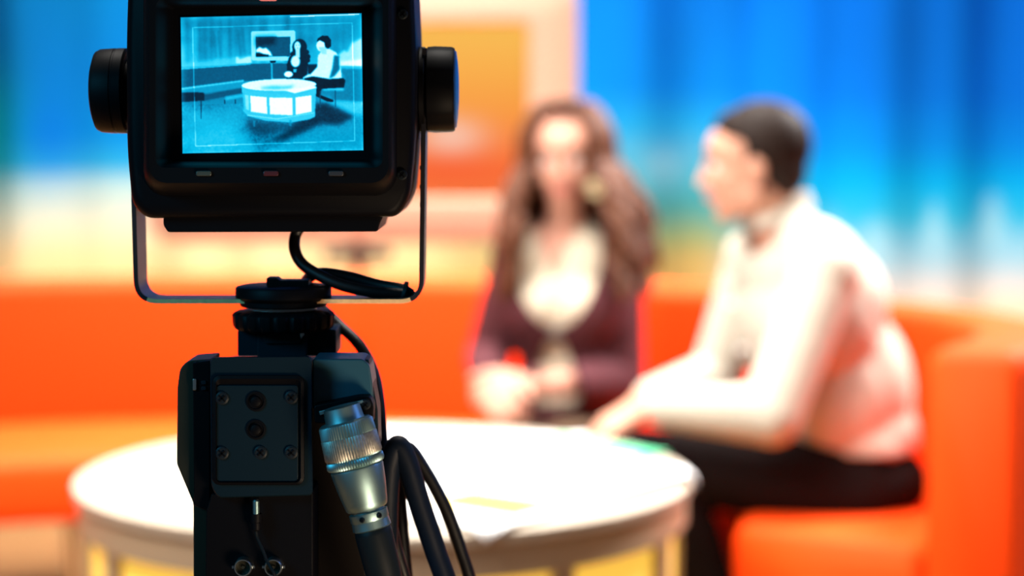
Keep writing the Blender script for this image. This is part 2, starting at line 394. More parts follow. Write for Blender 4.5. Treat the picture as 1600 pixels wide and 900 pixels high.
# ------------------------------------------------------------------ drum table
tc_ = Vector((-0.222, 3.33, 0)); R0 = 0.535
tb = thing('drum_table', 'round cream drum table with glowing yellow side panels in front of the two seated people', 'table', tc_)
bm = bmesh.new(); add_lathe(bm, tc_, (0, 0, 1), [(.594, R0 - .012), (.600, R0), (.616, R0), (.62, R0 - .008)], 96); obj('tabletop', bm, M_tabletop, tb)
bm = bmesh.new(); add_lathe(bm, tc_, (0, 0, 1), [(.545, R0 - .012), (.545, R0 - .008), (.595, R0 - .008), (.595, R0 - .05)], 96, cap=True); obj('upper_band', bm, M_rim, tb)
bm = bmesh.new(); add_lathe(bm, tc_, (0, 0, 1), [(.10, R0 - .03), (.10, R0 - .008), (.19, R0 - .008), (.19, R0 - .03)], 96); obj('lower_band', bm, M_rim, tb)
for k_ in range(12):
    a0 = 2 * math.pi * k_ / 12 + .1; a1 = a0 + 2 * math.pi / 12
    bm = bmesh.new(); lo = []
    for t in range(9):
        a = a0 + .035 + (a1 - a0 - .07) * t / 8; d = Vector((math.cos(a), math.sin(a), 0))
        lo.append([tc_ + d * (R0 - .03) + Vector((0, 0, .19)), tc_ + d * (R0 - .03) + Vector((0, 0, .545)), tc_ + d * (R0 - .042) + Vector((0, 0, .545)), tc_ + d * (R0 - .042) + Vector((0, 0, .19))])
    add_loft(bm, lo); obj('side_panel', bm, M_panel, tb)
    bm = bmesh.new(); d = Vector((math.cos(a0), math.sin(a0), 0)); 
    add_box(bm, tc_ + d * (R0 - .027) + Vector((0, 0, .367)), (.03, .036, .355), Matrix.Rotation(a0, 3, 'Z')); obj('post', bm, M_rim, tb, bevel=.003)
for k_ in range(4):
    a = math.pi / 4 + k_ * math.pi / 2; bm = bmesh.new(); add_lathe(bm, tc_ + Vector((math.cos(a) * .4, math.sin(a) * .4, 0)), (0, 0, 1), [(0, .025), (.10, .03)], 16); obj('foot', bm, M_dark, tb)

def sheet(name, cx, cy, wx, wy, rot, z, m, label, cat, group=None, curl=0.01, droop=None, marks=()):
    bm = bmesh.new(); nx, ny = 22, 22; R = Matrix.Rotation(rot, 3, 'Z'); g_ = []
    for j in range(ny):
        row = []
        for i in range(nx):
            l = Vector(((i / (nx - 1) - .5) * wx, (j / (ny - 1) - .5) * wy, 0)); p = R @ l + Vector((cx, cy, 0))
            rr = (Vector((p.x, p.y, 0)) - tc_).length; zz = z + curl * (abs(l.x / wx * 2) ** 3) * 0.6 * (0.5 + 0.5 * math.sin(l.y * 9))
            if rr > R0:
                ex = rr - R0; k2 = (R0 + ex * 0.35) / rr; p = tc_ + (Vector((p.x, p.y, 0)) - tc_) * k2; zz = z - ex * 0.9
            row.append(bm.verts.new((p.x, p.y, zz)))
        g_.append(row)
    for j in range(ny - 1):
        for i in range(nx - 1):
            f = bm.faces.new((g_[j][i], g_[j][i + 1], g_[j + 1][i + 1], g_[j + 1][i]))
            for (u0, v0, u1, v1) in marks:
                if u0 <= i / nx <= u1 and v0 <= j / ny <= v1: f.material_index = 1
    o = obj(name, bm, m, smooth=60); s = o.modifiers.new('thick', 'SOLIDIFY'); s.thickness = .0015; s.offset = 1
    recenter(o); return tag(o, label, cat, group)
sheet('newspaper', -0.03, 3.18, .46, .60, math.radians(-38), .6275, [M_paper, M_yellow], 'large white newspaper with a yellow patch, drooping over the front of the drum table', 'newspaper', marks=[(.50, .10, .90, .34)])
sheet('paper_sheet', -0.08, 3.59, .42, .28, math.radians(-8), .6205, [M_paper, M_paper], 'white paper sheet lying flat at the far edge of the drum table before the woman', 'paper')
sheet('leaflet', 0.13, 3.51, .18, .26, math.radians(48), .624, [M_paper, M_green], 'small leaflet with a green edge near the knee of the man', 'leaflet', marks=[(.5, 0, 1, 1)])

# ------------------------------------------------------------------ people
def basis(f, up=(0, 0, 1)):
    f = Vector(f).normalized(); l = Vector(up).cross(f).normalized(); u = f.cross(l)
    return f, l, u
def head_els(c, f, l, u, s=1.0, male=True):
    def P(a, b, d): return c + (f * a + l * b + u * d) * s
    M = Matrix((f, l, u)).transposed()
    j = 1.0 if male else 0.9
    E = [ell(P(-.012, 0, .032), Vector((.098, .076, .088)) * s, M), ell(P(.028, 0, -.04), Vector((.060, .055 * j, .072)) * s, M), ell(P(.045, 0, .03), Vector((.05, .06, .055)) * s, M),
         ell(P(.062, 0, -.098), Vector((.022, .024 * j, .02)) * s, M), cap_el(P(.05, 0, -.095), .022 * s, P(-.01, .05 * j, -.06), .02 * s), cap_el(P(.05, 0, -.095), .022 * s, P(-.01, -.05 * j, -.06), .02 * s),
         cap_el(P(.091, 0, .006), .008 * s, P(.108, 0, -.034), .0115 * s), cap_el(P(.085, .035, .022), .011 * s, P(.085, -.035, .022), .011 * s),
         ell(P(.083, 0, -.064), Vector((.014, .024, .014)) * s, M)]
    for q in (-1, 1):
        E += [ell(P(.055, q * .034, -.026), Vector((.03, .024, .028)) * s, M), ell(P(.098, q * .011, -.038), Vector((.010, .007, .007)) * s, M),
              ell(P(-.01, q * .077, -.008), Vector((.020, .008, .032)) * s, M), ell(P(-.004, q * .076, -.034), Vector((.008, .007, .010)) * s, M)]
    return E, P, M
def hand_els(wrist, d, n, side, curl=0.5, s=1.0, spread=0.1):
    """d: fingers' direction, n: back of the hand, side: towards the thumb"""
    d = Vector(d).normalized(); n = Vector(n); n = (n - d * n.dot(d)).normalized(); t = d.cross(n); 
    if t.dot(Vector(side)) < 0: t = -t
    E = []
    for i, (off, ln) in enumerate(((.028, .072), (.0095, .080), (-.0095, .075), (-.027, .058))):
        k = wrist + d * .085 * s + t * off * s
        E.append(cap_el(wrist + t * off * .5 * s + d * .01, .017 * s, k, .0115 * s))
        dd = (d + t * off * spread * 20 * .5).normalized(); p = k; ax = dd.cross(n)
        for jn, fr in enumerate((.42, .32, .26)):
            dd = Matrix.Rotation(-curl * (0.7 + .4 * jn) if True else 0, 3, ax) @ dd
            q = p + dd * ln * fr * s; r0 = (.0092 - .0008 * jn) * s
            E.append(cap_el(p, r0, q, r0 - .0007)); p = q
    p = wrist + d * .022 * s + t * .020 * s; q = wrist + d * .055 * s + t * .048 * s - n * .012 * s
    r = q + (d * .8 + t * .25 - n * .35).normalized() * .032 * s; z = r + (d - n * .5).normalized() * .024 * s
    E += [cap_el(p, .017 * s, q, .012 * s), cap_el(q, .0115 * s, r, .0098 * s), cap_el(r, .0098 * s, z, .0085 * s)]
    return E
def face_parts(parent, P, M, s, lipm, brow_m):
    for q in (-1, 1):
        bm = bmesh.new(); sph(bm, P(.074, q * .031, -.001), .0125 * s); obj('eye', bm, M_eye, parent, smooth=180)
        bm = bmesh.new(); sph(bm, P(.0835, q * .031, -.001), .0052 * s); obj('iris', bm, M_iris, parent, smooth=180)
        bm = bmesh.new(); add_tube(bm, catmull([P(.094, q * .014, .026), P(.093, q * .032, .032), P(.078, q * .052, .025)], 6), .0034 * s, 8); obj('eyebrow', bm, brow_m, parent)
    bm = bmesh.new()
    for zz, rr in ((-.0605, .0042), (-.0675, .005)):
        add_tube(bm, catmull([P(.083, .024, -.064), P(.096, .010, zz), P(.097, 0, zz - .001), P(.096, -.010, zz), P(.083, -.024, -.064)], 6), [rr * s * (0.35 + 0.65 * math.sin(math.pi * i / 24)) for i in range(25)], 8)
    obj('lips', bm, lipm, parent, smooth=180)
def foot_els(ankle, d, s=1.0):
    d = Vector(d).normalized(); l = Vector((0, 0, 1)).cross(d); a = Vector((ankle[0], ankle[1], 0))
    return [cap_el(a - d * .05 + Vector((0, 0, .035)), .034, a + d * .06 + Vector((0, 0, .04)), .036), cap_el(a + d * .06 + Vector((0, 0, .038)), .038, a + d * .165 + Vector((0, 0, .03)), .029), cap_el(a + Vector((0, 0, .04)), .04, Vector(ankle), .042)]

# --- man, seated at the right end, in profile
mp = V(1338, 745, 3.95); mch = V(1262, 500, 3.95); mnb = V(1222, 352, 3.96)
mLs, mRs = V(1290, 425, 3.80), V(1182, 405, 4.10)
mLe, mRe = V(1205, 648, 3.70), V(1120, 590, 4.10)
mLw, mRw = V(1012, 634, 3.74), V(1005, 625, 3.98)
mLh, mRh = V(1335, 762, 3.86), V(1345, 762, 4.05)
mLk, mRk = V(1006, 722, 3.83), V(992, 716, 4.06)
mLa, mRa = Vector((0.46, 3.80, .11)), Vector((0.40, 4.12, .11))
mhc = V(1176, 256, 3.93); hf, hl, hu = basis((-.98, .16, -.06), (-.12, 0, 1))
man = thing('person', 'man in cream shirt and black trousers seated in profile, hand on knee, facing the woman', 'person', (mp.x, mp.y, 0))
cf, cl, cu = basis((-.93, -.30, 0), (mnb - mp)); Mc = Matrix((cf, cl, cu)).transposed()
torso = [ell(mp + Vector((0, 0, 0.01)), (.105, .155, .095), Mc), ell(mp.lerp(mch, .5) + cf * .0, (.125, .155, .16), Mc), ell(mch, (.125, .17, .16), Mc),
         ell(mch.lerp(mnb, .45) - cf * .01, (.105, .165, .11), Mc), cap_el(mLs, .058, mRs, .058), cap_el(mnb, .05, mLs, .05), cap_el(mnb, .05, mRs, .05)]
arms = []
for s_, e_, w_ in ((mLs, mLe, mLw), (mRs, mRe, mRw)): arms += [cap_el(s_, .055, e_, .042), cap_el(e_, .042, w_, .026)]
legs = []
for h_, k_, a_ in ((mLh, mLk, mLa), (mRh, mRk, mRa)): legs += [cap_el(h_, .085, k_, .055), cap_el(k_, .055, k_.lerp(a_, .35) + Vector((.02, 0, 0)), .056), cap_el(k_.lerp(a_, .35) + Vector((.02, 0, 0)), .056, a_, .036)]
E, HP, HM = head_els(mhc, hf, hl, hu, 0.98)
hands = hand_els(mLw, (-.88, .05, -.50), (-.45, -.35, .9), (0, 1, .2), .55, 1.08) + hand_els(mRw, (-.85, -.25, -.45), (-.35, .2, 1), (0, -1, .1), .4)
neck = [cap_el(HP(-.025, 0, -.05), .052, mnb - cf * .0, .056)]
link('body', melt('body', torso + arms + legs + E + hands + neck + foot_els(mLa, (-.9, -.3, 0)) + foot_els(mRa, (-.9, -.2, 0)), .005, 4), M_skinm, man, smooth=180)
# shirt: torso and full sleeves, loose at back and waist, open collar
shirt_els = inflate(torso[1:], .016) + [cap_el(mLs, .070, mLe, .064), cap_el(mLe, .062, mLw.lerp(mLe, .12), .042), cap_el(mRs, .070, mRe, .060), cap_el(mRe, .060, mRw.lerp(mRe, .12), .040),
            ell(mp + Vector((-.02, -.01, .055)), (.115, .165, .12), Mc), ell(mp.lerp(mch, .25) - cf * .02, (.125, .165, .13), Mc), ell(mp.lerp(mch, .55) - cf * .045, (.12, .165, .18), Mc), ell(mch - cf * .035 + Vector((0, 0, .03)), (.12, .17, .14), Mc)]
def shirt_cut(c, nrm):
    d = c - (mnb + cf * .04); 
    return (c - HP(-.01, 0, -.12)).length < .072 or (d.length < .055) or (c.z < V(0, 700, 3.9).z and c.x > mp.x - .2 and c.x > mLe.x + .05)
sh = link('shirt', melt('shirt', shirt_els, .006, 5, shirt_cut), M_shirt, man, smooth=180)
md = sh.modifiers.new('thick', 'SOLIDIFY'); md.thickness = .003
bm = bmesh.new(); ring = []
nk = mnb + Vector((-.012, 0, .024))
for i in range(25):
    a = math.radians(25 + 310 * i / 24); ring.append(nk + cf * math.cos(a) * .056 + cl * math.sin(a) * .056 + Vector((0, 0, -.020 * math.cos(a))))
lo = []
for i, p in enumerate(ring):
    o_ = (p - nk).normalized(); hgt = .020
    lo.append([p, p + Vector((0, 0, hgt)), p + o_ * .010 + Vector((0, 0, hgt + .003)), p + o_ * .022 + Vector((0, 0, -.012))])
add_loft(bm, lo); obj('collar', bm, M_shirt, man, smooth=60)
for t in (.3, .48, .66):
    bm = bmesh.new(); p = mnb.lerp(mp, t) + cf * (.155 + .02 * math.sin(t * 3)); add_lathe(bm, p, cf, [(-.01, .006), (.004, .006), (.005, .004)], 12); obj('button', bm, M_eye, man)
tr = melt('trousers', [ell(mp + Vector((0, 0, -.01)), (.14, .175, .10), Mc)] + inflate(legs, .016) + [cap_el(mLh, .098, mLk, .072), cap_el(mRh, .098, mRk, .072)], .007, 4)
link('trousers', tr, M_trouser, man, smooth=180)
for a_, d_ in ((mLa, (-.9, -.3, 0)), (mRa, (-.9, -.2, 0))):
    link('shoe', melt('shoe', inflate(foot_els(a_ - Vector((0, 0, .03)), d_), .008), .005, 3, lambda c, n: c.z < .0), M_shoe, man, smooth=180)
# short hair: shell over the back and top of the skull with a cropped texture
hair_els = [ell(HP(-.024, 0, .038), (.100, .0835, .093), HM), ell(HP(-.06, 0, -.015), (.052, .066, .060), HM), ell(HP(.022, 0, .080), (.052, .056, .036), HM)]
def man_hair_cut(c, n):
    d = c - mhc; a, b, h = d.dot(hf), d.dot(hl), d.dot(hu)
    return h < -.075 or (a > .012 and h < .052 + .25 * (a - .012)) or (a > -.028 and h < -.004) or a > .088
hm = link('hair', melt('hair', hair_els, .004, 3, man_hair_cut), M_hairm, man, smooth=180)
md = hm.modifiers.new('thick', 'SOLIDIFY'); md.thickness = .003
face_parts(man, HP, HM, .98, M_lip, M_hairm)

# --- woman, seated behind the table, facing the viewer, hands clasped
wp = V(880, 700, 4.36); wch = V(880, 480, 4.33); wnb = V(882, 356, 4.34)
wRs, wLs = V(812, 402, 4.31), V(962, 402, 4.36)
wRe, wLe = V(762, 560, 4.36), V(972, 596, 4.30)
wRw, wLw = V(764, 598, 4.10), V(826, 602, 4.08)
wRh, wLh = V(835, 715, 4.32), V(930, 715, 4.32)
wRk, wLk = V(790, 705, 3.995), V(885, 702, 4.03)
wRa, wLa = Vector((-.02, 4.10, .10)), Vector((.13, 4.12, .10))
whc = V(884, 250, 4.31); wf, wl_, wu = basis((-.16, -.98, -.02), (-.03, 0, 1))
woman = thing('person', 'woman with long wavy brown hair, plum cardigan and cream top, hands clasped on her lap', 'person', (wp.x, wp.y, 0))
tf, tl, tu = basis((-.12, -.99, 0)); Mt = Matrix((tf, tl, tu)).transposed()
torso = [ell(wp + Vector((0, 0, 0.01)), (.11, .155, .11), Mt), ell(wp.lerp(wch, .5) + Vector((.014, 0, 0)), (.09, .098, .15), Mt), ell(wch, (.10, .132, .13), Mt), ell(wch.lerp(wnb, .5), (.08, .13, .09), Mt),
         ell(wch + tf * .065 + tl * .055 + Vector((0, 0, .005)), (.055, .055, .055), Mt), ell(wch + tf * .065 - tl * .055 + Vector((0, 0, .005)), (.055, .055, .055), Mt),
         cap_el(wLs, .046, wRs, .046), cap_el(wnb, .042, wLs, .04), cap_el(wnb, .042, wRs, .04)]
arms = []
for s_, e_, w_ in ((wLs, wLe, wLw), (wRs, wRe, wRw)): arms += [cap_el(s_, .043, e_, .034), cap_el(e_, .034, w_, .022)]
legs = []
for h_, k_, a_ in ((wLh, wLk, wLa), (wRh, wRk, wRa)): legs += [cap_el(h_, .078, k_, .05), cap_el(k_, .05, k_.lerp(a_, .35) + Vector((0, .02, 0)), .05), cap_el(k_.lerp(a_, .35) + Vector((0, .02, 0)), .05, a_, .032)]
E, WP, WM = head_els(whc, wf, wl_, wu, 0.95, False)
hands = hand_els(wLw, (-.86, -.48, -.10), (-.2, -.9, .45), (0, -.1, 1), .8, .98) + hand_els(wRw + Vector((0, .0, -.004)), (.25, -.85, -.30), (-.65, -.1, .7), (.3, 0, 1), .62, .98)
neck = [cap_el(WP(-.02, 0, -.05), .043, wnb, .046)]
link('body', melt('body', torso + arms + legs + E + hands + neck + foot_els(wLa, (0, -1, 0)) + foot_els(wRa, (0, -1, 0)), .005, 4), M_skinw, woman, smooth=180)
def ww(c): return c.x - V(868, 400, 4.22).x
def bl_cut(c, n): 
    z = c.z; top = V(870, 352, 4.22).z; bot = V(870, 446, 4.22).z
    return n.y < .3 and z > bot and c.y < wnb.y and abs(ww(c)) < .052 * (z - bot) / (top - bot) or (c - WP(-.02, 0, -.12)).length < .056
bl = link('blouse', melt('blouse', inflate(torso[:-3], .007) + [cap_el(wLs, .05, wRs, .05), cap_el(wnb, .046, wLs, .045), cap_el(wnb, .046, wRs, .045)], .006, 4, bl_cut), M_blouse, woman, smooth=180)
md = bl.modifiers.new('thick', 'SOLIDIFY'); md.thickness = .002
zt, zb = V(0, 372, 4.2).z, V(0, 516, 4.2).z; zc, zd = V(0, 530, 4.2).z, V(0, 600, 4.2).z
def card_cut(c, n):
    if (c - WP(-.02, 0, -.12)).length < .085: return True
    if c.y > wch.y - .02: return False
    x = ww(c)
    if c.z > zb: return abs(x) < .102 * math.sqrt(min(1, (c.z - zb) / (zt - zb) * 1.5)) and abs(x) < .105
    if c.z < zc: return abs(x) < .016 + .035 * min(1, (zc - c.z) / (zc - zd)) and c.y < wch.y - .05 and c.z > V(0, 640, 4.2).z and abs(x) < .06
    return False
cd = link('cardigan', melt('cardigan', inflate(torso, .017) + [cap_el(wLs, .058, wLe, .050), cap_el(wLe, .050, wLw.lerp(wLe, .12), .037), cap_el(wRs, .058, wRe, .049), cap_el(wRe, .049, wRw.lerp(wRe, .15), .034)], .006, 4, card_cut), M_cardigan, woman, smooth=180)
md = cd.modifiers.new('thick', 'SOLIDIFY'); md.thickness = .006; md.offset = 1
bm = bmesh.new(); add_lathe(bm, Vector((V(868, 523, 4.2).x, wch.y - .145, V(0, 523, 4.2).z)), (0, -1, 0), [(0, .012), (.006, .014), (.009, .009)], 20); obj('button', bm, M_dark, woman)
link('trousers', melt('trousers', [ell(wp + Vector((0, 0, -.005)), (.125, .168, .10), Mt)] + inflate(legs, .014), .007, 4), M_skirt, woman, smooth=180)
for a_ in (wLa, wRa): link('shoe', melt('shoe', inflate(foot_els(a_ - Vector((0, 0, .03)), (0, -1, 0)), .007), .005, 3, lambda c, n: c.z < .0), M_shoe, woman, smooth=180)
face_parts(woman, WP, WM, .95, M_lip, M_hairw)
bm = bmesh.new(); e = WP(.062, .080, -.066)
add_tube(bm, catmull([WP(.0, .078, -.03), WP(.035, .090, -.034), WP(.060, .084, -.040), e + Vector((0, 0, .020))], 5), .0012, 6)
add_lathe(bm, e, (.1, -1, 0), [(-.002, .018), (0, .0205), (.002, .018)], 32); obj('earring', bm, M_gold, woman)
# long wavy hair: locks combed from a crown parting
bm = bmesh.new()
nl = 440
for i in range(nl):
    side = 1 if i % 2 else -1
    a = math.radians(random.uniform(48, 180)) * side           # 0 is the face
    ca, sa = math.cos(a), math.sin(a); front = abs(a) < math.radians(75)
    k = random.uniform(.0, 1); lay = random.uniform(.0, .012); ln = random.uniform(.17, .31); ph = random.uniform(0, 6.28); wv = random.uniform(.006, .014)
    def S(r_, h_): return WP(-.015 + ca * r_ * 1.15, sa * r_, h_)
    st = WP(random.uniform(-.05, .07), side * .004, .132)
    pts = [st, S(.064, .122 + lay * .5), S(.094 + lay, .068), S(.103 + lay, .0)]
    fl_ = random.uniform(.0, .055) if side > 0 else random.uniform(-.02, .012)
    for q in range(1, 9):
        t = q / 8; h = -.01 - ln * t; rr = .104 + lay + (.034 + fl_) * math.sin(min(1, t * 1.25) * math.pi * .55)
        if not front and abs(a) > 2.2: rr = min(rr, .115)
        p = S(rr, h) + wl_ * math.sin(ph + t * 15) * wv + wf * (math.cos(ph + t * 13) * wv + (.055 * t if abs(a) < 1.7 else -.02 * t))
        pts.append(p)
    path = catmull(pts, 4); m_ = len(path)
    add_tube(bm, path, [.0075 * (.6 + .6 * math.sin(math.pi * min(1, .15 + .8 * j / m_))) for j in range(m_)], 6)
for E_ in ((WP(-.02, 0, .040), (.106, .088, .100)),):
    M4 = Matrix.Translation(E_[0]) @ WM.to_4x4() @ Matrix.Diagonal((*E_[1], 1))
    r_ = bmesh.ops.create_icosphere(bm, subdivisions=4, radius=1, matrix=M4)
    dl = [v for v in r_['verts'] if (v.co - whc).dot(wf) > .015 and (v.co - whc).dot(wu) < .122]
    bmesh.ops.delete(bm, geom=dl, context='VERTS')
obj('hair', bm, M_hairw, woman, smooth=80)

# ------------------------------------------------------------------ viewfinder monitor on its yoke
vf = thing('viewfinder_monitor', 'black studio camera viewfinder hanging in a metal yoke, its screen showing the set in cyan', 'monitor', V(440, 478, 1.58))
# housing shell
bm = bmesh.new()
hp = round_poly([(204, -120), (198, 60), (199, 235), (207, 318), (228, 341), (622, 339), (641, 308), (650, 210), (651, 80), (642, -120)], [30, 40, 40, 22, 14, 14, 22, 40, 40, 30])
def shrink(pts, c, f): return [(c[0] + (x - c[0]) * f, c[1] + (y - c[1]) * f) for x, y in pts]
c0 = (425, 110)
lo = []
for Y, f_ in ((1.512, .955), (1.514, .98), (1.518, .995), (1.524, 1.0)): lo.append([V(x, y, Y) for x, y in shrink(hp, c0, f_)])
lo.append([p + Vector((0, .10, 0)) for p in lo[-1]]); b5 = [p + Vector((0, .13, 0)) for p in lo[3]]
cc = sum(b5, Vector()) / len(b5); lo.append([cc + (p - cc) * .93 for p in b5])
add_loft(bm, lo); obj('housing', bm, M_black, vf, smooth=40)
prism('lower_housing', [(255, 325), (597, 325), (599, 338), (593, 350), (590, 362), (262, 363), (255, 352)], 1.525, .10, M_black, vf, .0012, 4)
# hood frame around the screen
bm = bmesh.new()
lo = [rrect(226, -66, 622, 312, 34, 1.525), rrect(224, -60, 618, 300, 34, 1.50), rrect(228, -52, 612, 291, 30, 1.478), rrect(233, -46, 607, 286, 27, 1.474),
      rrect(243, -2, 598, 262, 14, 1.4745), rrect(248, 3, 593, 258, 11, 1.478), rrect(262, 9, 583, 252, 6, 1.497), rrect(270, 12, 578, 250, 4, 1.503)]
add_loft(bm, lo, True, True); obj('hood', bm, M_blackgloss, vf, smooth=30)
# the picture on the screen: sketched in the frame of the tube (x 40..1032, y 70..832)
SW, SH = 430, 330
gx, gy = np.meshgrid(np.linspace(40, 1032, SW), np.linspace(70, 832, SH))
img = np.full((SH, SW), .42)
def inpoly(pts):
    m = np.zeros(gx.shape, bool); n = len(pts); j = n - 1
    for i in range(n):
        xi, yi = pts[i]; xj, yj = pts[j]
        if yi != yj:
            m ^= ((yi > gy) != (yj > gy)) & (gx < (xj - xi) * (gy - yi) / (yj - yi) + xi)
        j = i
    return m
def fill(mask, val, soft=1.2, a=1.0):
    global img
    mm = blur(mask.astype(float), soft) * a; img = img * (1 - mm) + val * mm
def elp(cx, cy, rx, ry): return ((gx - cx) / rx) ** 2 + ((gy - cy) / ry) ** 2 < 1
rs = np.random.RandomState(3)
stre = np.interp(gx[0], np.linspace(40, 1032, 60), rs.rand(60)); stre = blur(np.tile(stre, (SH, 1)), 2)
cloudn = blur(rs.rand(SH, SW), 9); cloudn = (cloudn - cloudn.mean()) / cloudn.std()
fine = blur(rs.rand(SH, SW), 1.6); fine = (fine - fine.mean()) / fine.std()
# curtain
top = gy < 345
img = np.where(top, .40 + .20 * (stre - .45) + .025 * cloudn + .14 * np.clip((gy - 200) / 140, 0, 1), img)
fill(inpoly([(46, 70), (600, 70), (700, 130), (360, 150), (46, 110)]), .30, 10, .5)
fill(inpoly([(770, 70), (1032, 70), (1032, 200), (900, 240), (780, 180)]), .40, 10, .6)
for xx in (215, 240, 350, 375): fill(inpoly([(xx, 150), (xx + 10, 150), (xx + 22, 300), (xx + 12, 300)]), .22, 3, .6)
fill(inpoly([(46, 330), (340, 300), (430, 290), (430, 345), (46, 358)]), .68, 4, .8)
fill(inpoly([(340, 300), (350, 296), (362, 312), (400, 300), (425, 296), (425, 335), (340, 335)]), .88, 2)
fill(inpoly([(900, 300), (935, 270), (950, 285), (975, 235), (1000, 225), (1032, 205), (1032, 360), (905, 365)]), .82, 3)
fill(inpoly([(910, 335), (1032, 325), (1032, 368), (910, 362)]), .97, 3)
# floor with light pools
fill(gy > 440, .36, 1); img = np.where(gy > 560, img + .03 * cloudn + .018 * fine, img)
fill(inpoly([(46, 600), (380, 570), (400, 640), (250, 700), (46, 690)]), .55, 12, .7)
fill(inpoly([(46, 690), (330, 660), (450, 832), (46, 832)]), .62, 14, .8)
fill(inpoly([(600, 770), (800, 690), (1032, 650), (1032, 832), (500, 832)]), .46, 8, .7)
fill(inpoly([(780, 540), (1032, 560), (1032, 640), (960, 640), (800, 560)]), .75, 7, .7)
fill(inpoly([(770, 570), (830, 560), (990, 640), (900, 690), (800, 680), (600, 770), (520, 770), (650, 690)]), .10, 5, .9)
fill(inpoly([(400, 640), (480, 670), (640, 680), (760, 650), (700, 700), (470, 740), (390, 690)]), .14, 7, .8)
# sofa
fill(inpoly([(40, 360), (200, 350), (420, 338), (540, 336), (625, 340), (640, 440), (380, 435), (200, 450), (40, 470)]), .24, 1.5)
fill(inpoly([(40, 356), (420, 336), (420, 342), (40, 362)]), .62, 1.2)
fill(inpoly([(40, 470), (200, 452), (380, 430), (380, 470), (180, 495), (40, 490)]), .42, 1.5)
fill(inpoly([(40, 466), (380, 428), (380, 436), (40, 475)]), .72, 1.5)
fill(inpoly([(165, 505), (380, 470), (380, 500), (165, 540)]), .22, 2)
fill(inpoly([(40, 490), (158, 492), (165, 500), (165, 538), (40, 545)]), .09, 1.5)
for xx in (142, 272, 330): fill(inpoly([(xx, 535), (xx + 8, 535), (xx + 6, 640 if xx == 142 else 560), (xx, 640 if xx == 142 else 560)]), .16, 1)
fill(inpoly([(280, 520), (385, 505), (385, 520), (280, 540)]), .66, 2, .7)
fill(inpoly([(730, 348), (790, 350), (760, 400), (735, 405)]), .10, 1.5)
fill(inpoly([(905, 365), (1032, 372), (1032, 560), (860, 545), (860, 490), (930, 480), (935, 420)]), .34, 2)
fill(inpoly([(905, 362), (1032, 368), (1032, 380), (905, 374)]), .6, 2)
fill(inpoly([(815, 480), (930, 485), (928, 498), (815, 494)]), .66, 2)
fill(inpoly([(530, 335), (540, 335), (542, 428), (532, 428)]), .5, 1)
# television in the picture
fill(inpoly([(430, 158), (660, 156), (668, 166), (664, 322), (650, 326), (432, 322), (426, 312), (424, 166)]), .80, 1.0)
fill(inpoly([(450, 188), (640, 192), (637, 302), (450, 298)]), .22, 1.0)
fill(inpoly([(450, 188), (560, 190), (560, 230), (500, 240), (450, 240)]), .10, 5)
fill(inpoly([(450, 262), (470, 245), (490, 255), (505, 250), (530, 275), (540, 298), (500, 292), (470, 275), (452, 275)]), .97, 1.5)
fill(inpoly([(450, 280), (520, 290), (520, 300), (450, 300)]), .03, 1.5)
fill(inpoly([(525, 324), (560, 324), (556, 336), (530, 336)]), .04, 1)
# woman
fill(elp(690, 250, 40, 44), .08, 1.2); [fill(elp(a_, b_, 14, 14), .08, 1.2) for a_, b_ in ((650, 290), (655, 310), (728, 280), (735, 305), (733, 325), (645, 312))]; fill(inpoly([(655, 255), (724, 255), (738, 320), (720, 340), (650, 320), (645, 295)]), .08, 1.5)
fill(inpoly([(645, 300), (725, 300), (735, 340), (730, 400), (725, 428), (615, 425), (620, 395), (618, 350), (630, 310)]), .07, 1.2)
fill(elp(678, 245, 17, 26), .88, 1.2); fill(inpoly([(668, 262), (690, 262), (692, 310), (668, 310)]), .85, 1.2)
fill(elp(666, 330, 25, 32), .93, 1.5); fill(elp(627, 401, 24, 17), .98, 1.2); fill(inpoly([(655, 372), (672, 372), (670, 392), (655, 390)]), .6, 1.2)
for xx, yy in ((672, 240), (686, 240), (679, 256)): fill(elp(xx, yy, 3, 2), .5, .6)
# man
fill(inpoly([(820, 265), (850, 262), (890, 285), (910, 320), (920, 440), (860, 445), (790, 430), (745, 415), (750, 400), (785, 365), (790, 300)]), .93, 1.3)
fill(inpoly([(878, 300), (905, 305), (908, 380), (880, 415), (850, 430), (868, 370)]), .28, 1.8)
fill(elp(806, 245, 24, 32), .95, 1.2); fill(inpoly([(795, 255), (835, 255), (838, 295), (810, 290)]), .80, 1.2)
fill(inpoly([(790, 205), (815, 190), (845, 192), (862, 215), (862, 250), (846, 264), (830, 252), (826, 228), (800, 215), (784, 226)]), .04, 1.1)
fill(inpoly([(706, 420), (740, 402), (770, 415), (740, 425), (712, 440)]), .92, 1.3)
fill(inpoly([(712, 425), (760, 415), (850, 432), (925, 428), (938, 440), (930, 480), (810, 486), (780, 500), (770, 460), (712, 440)]), .04, 1.3)
fill(inpoly([(775, 480), (805, 485), (800, 520), (870, 548), (872, 560), (840, 558), (775, 525)]), .05, 1.2)
for xx in (795, 878): fill(inpoly([(xx, 495), (xx + 8, 495), (xx + 8, 590), (xx, 590)]), .2, 1, .8)
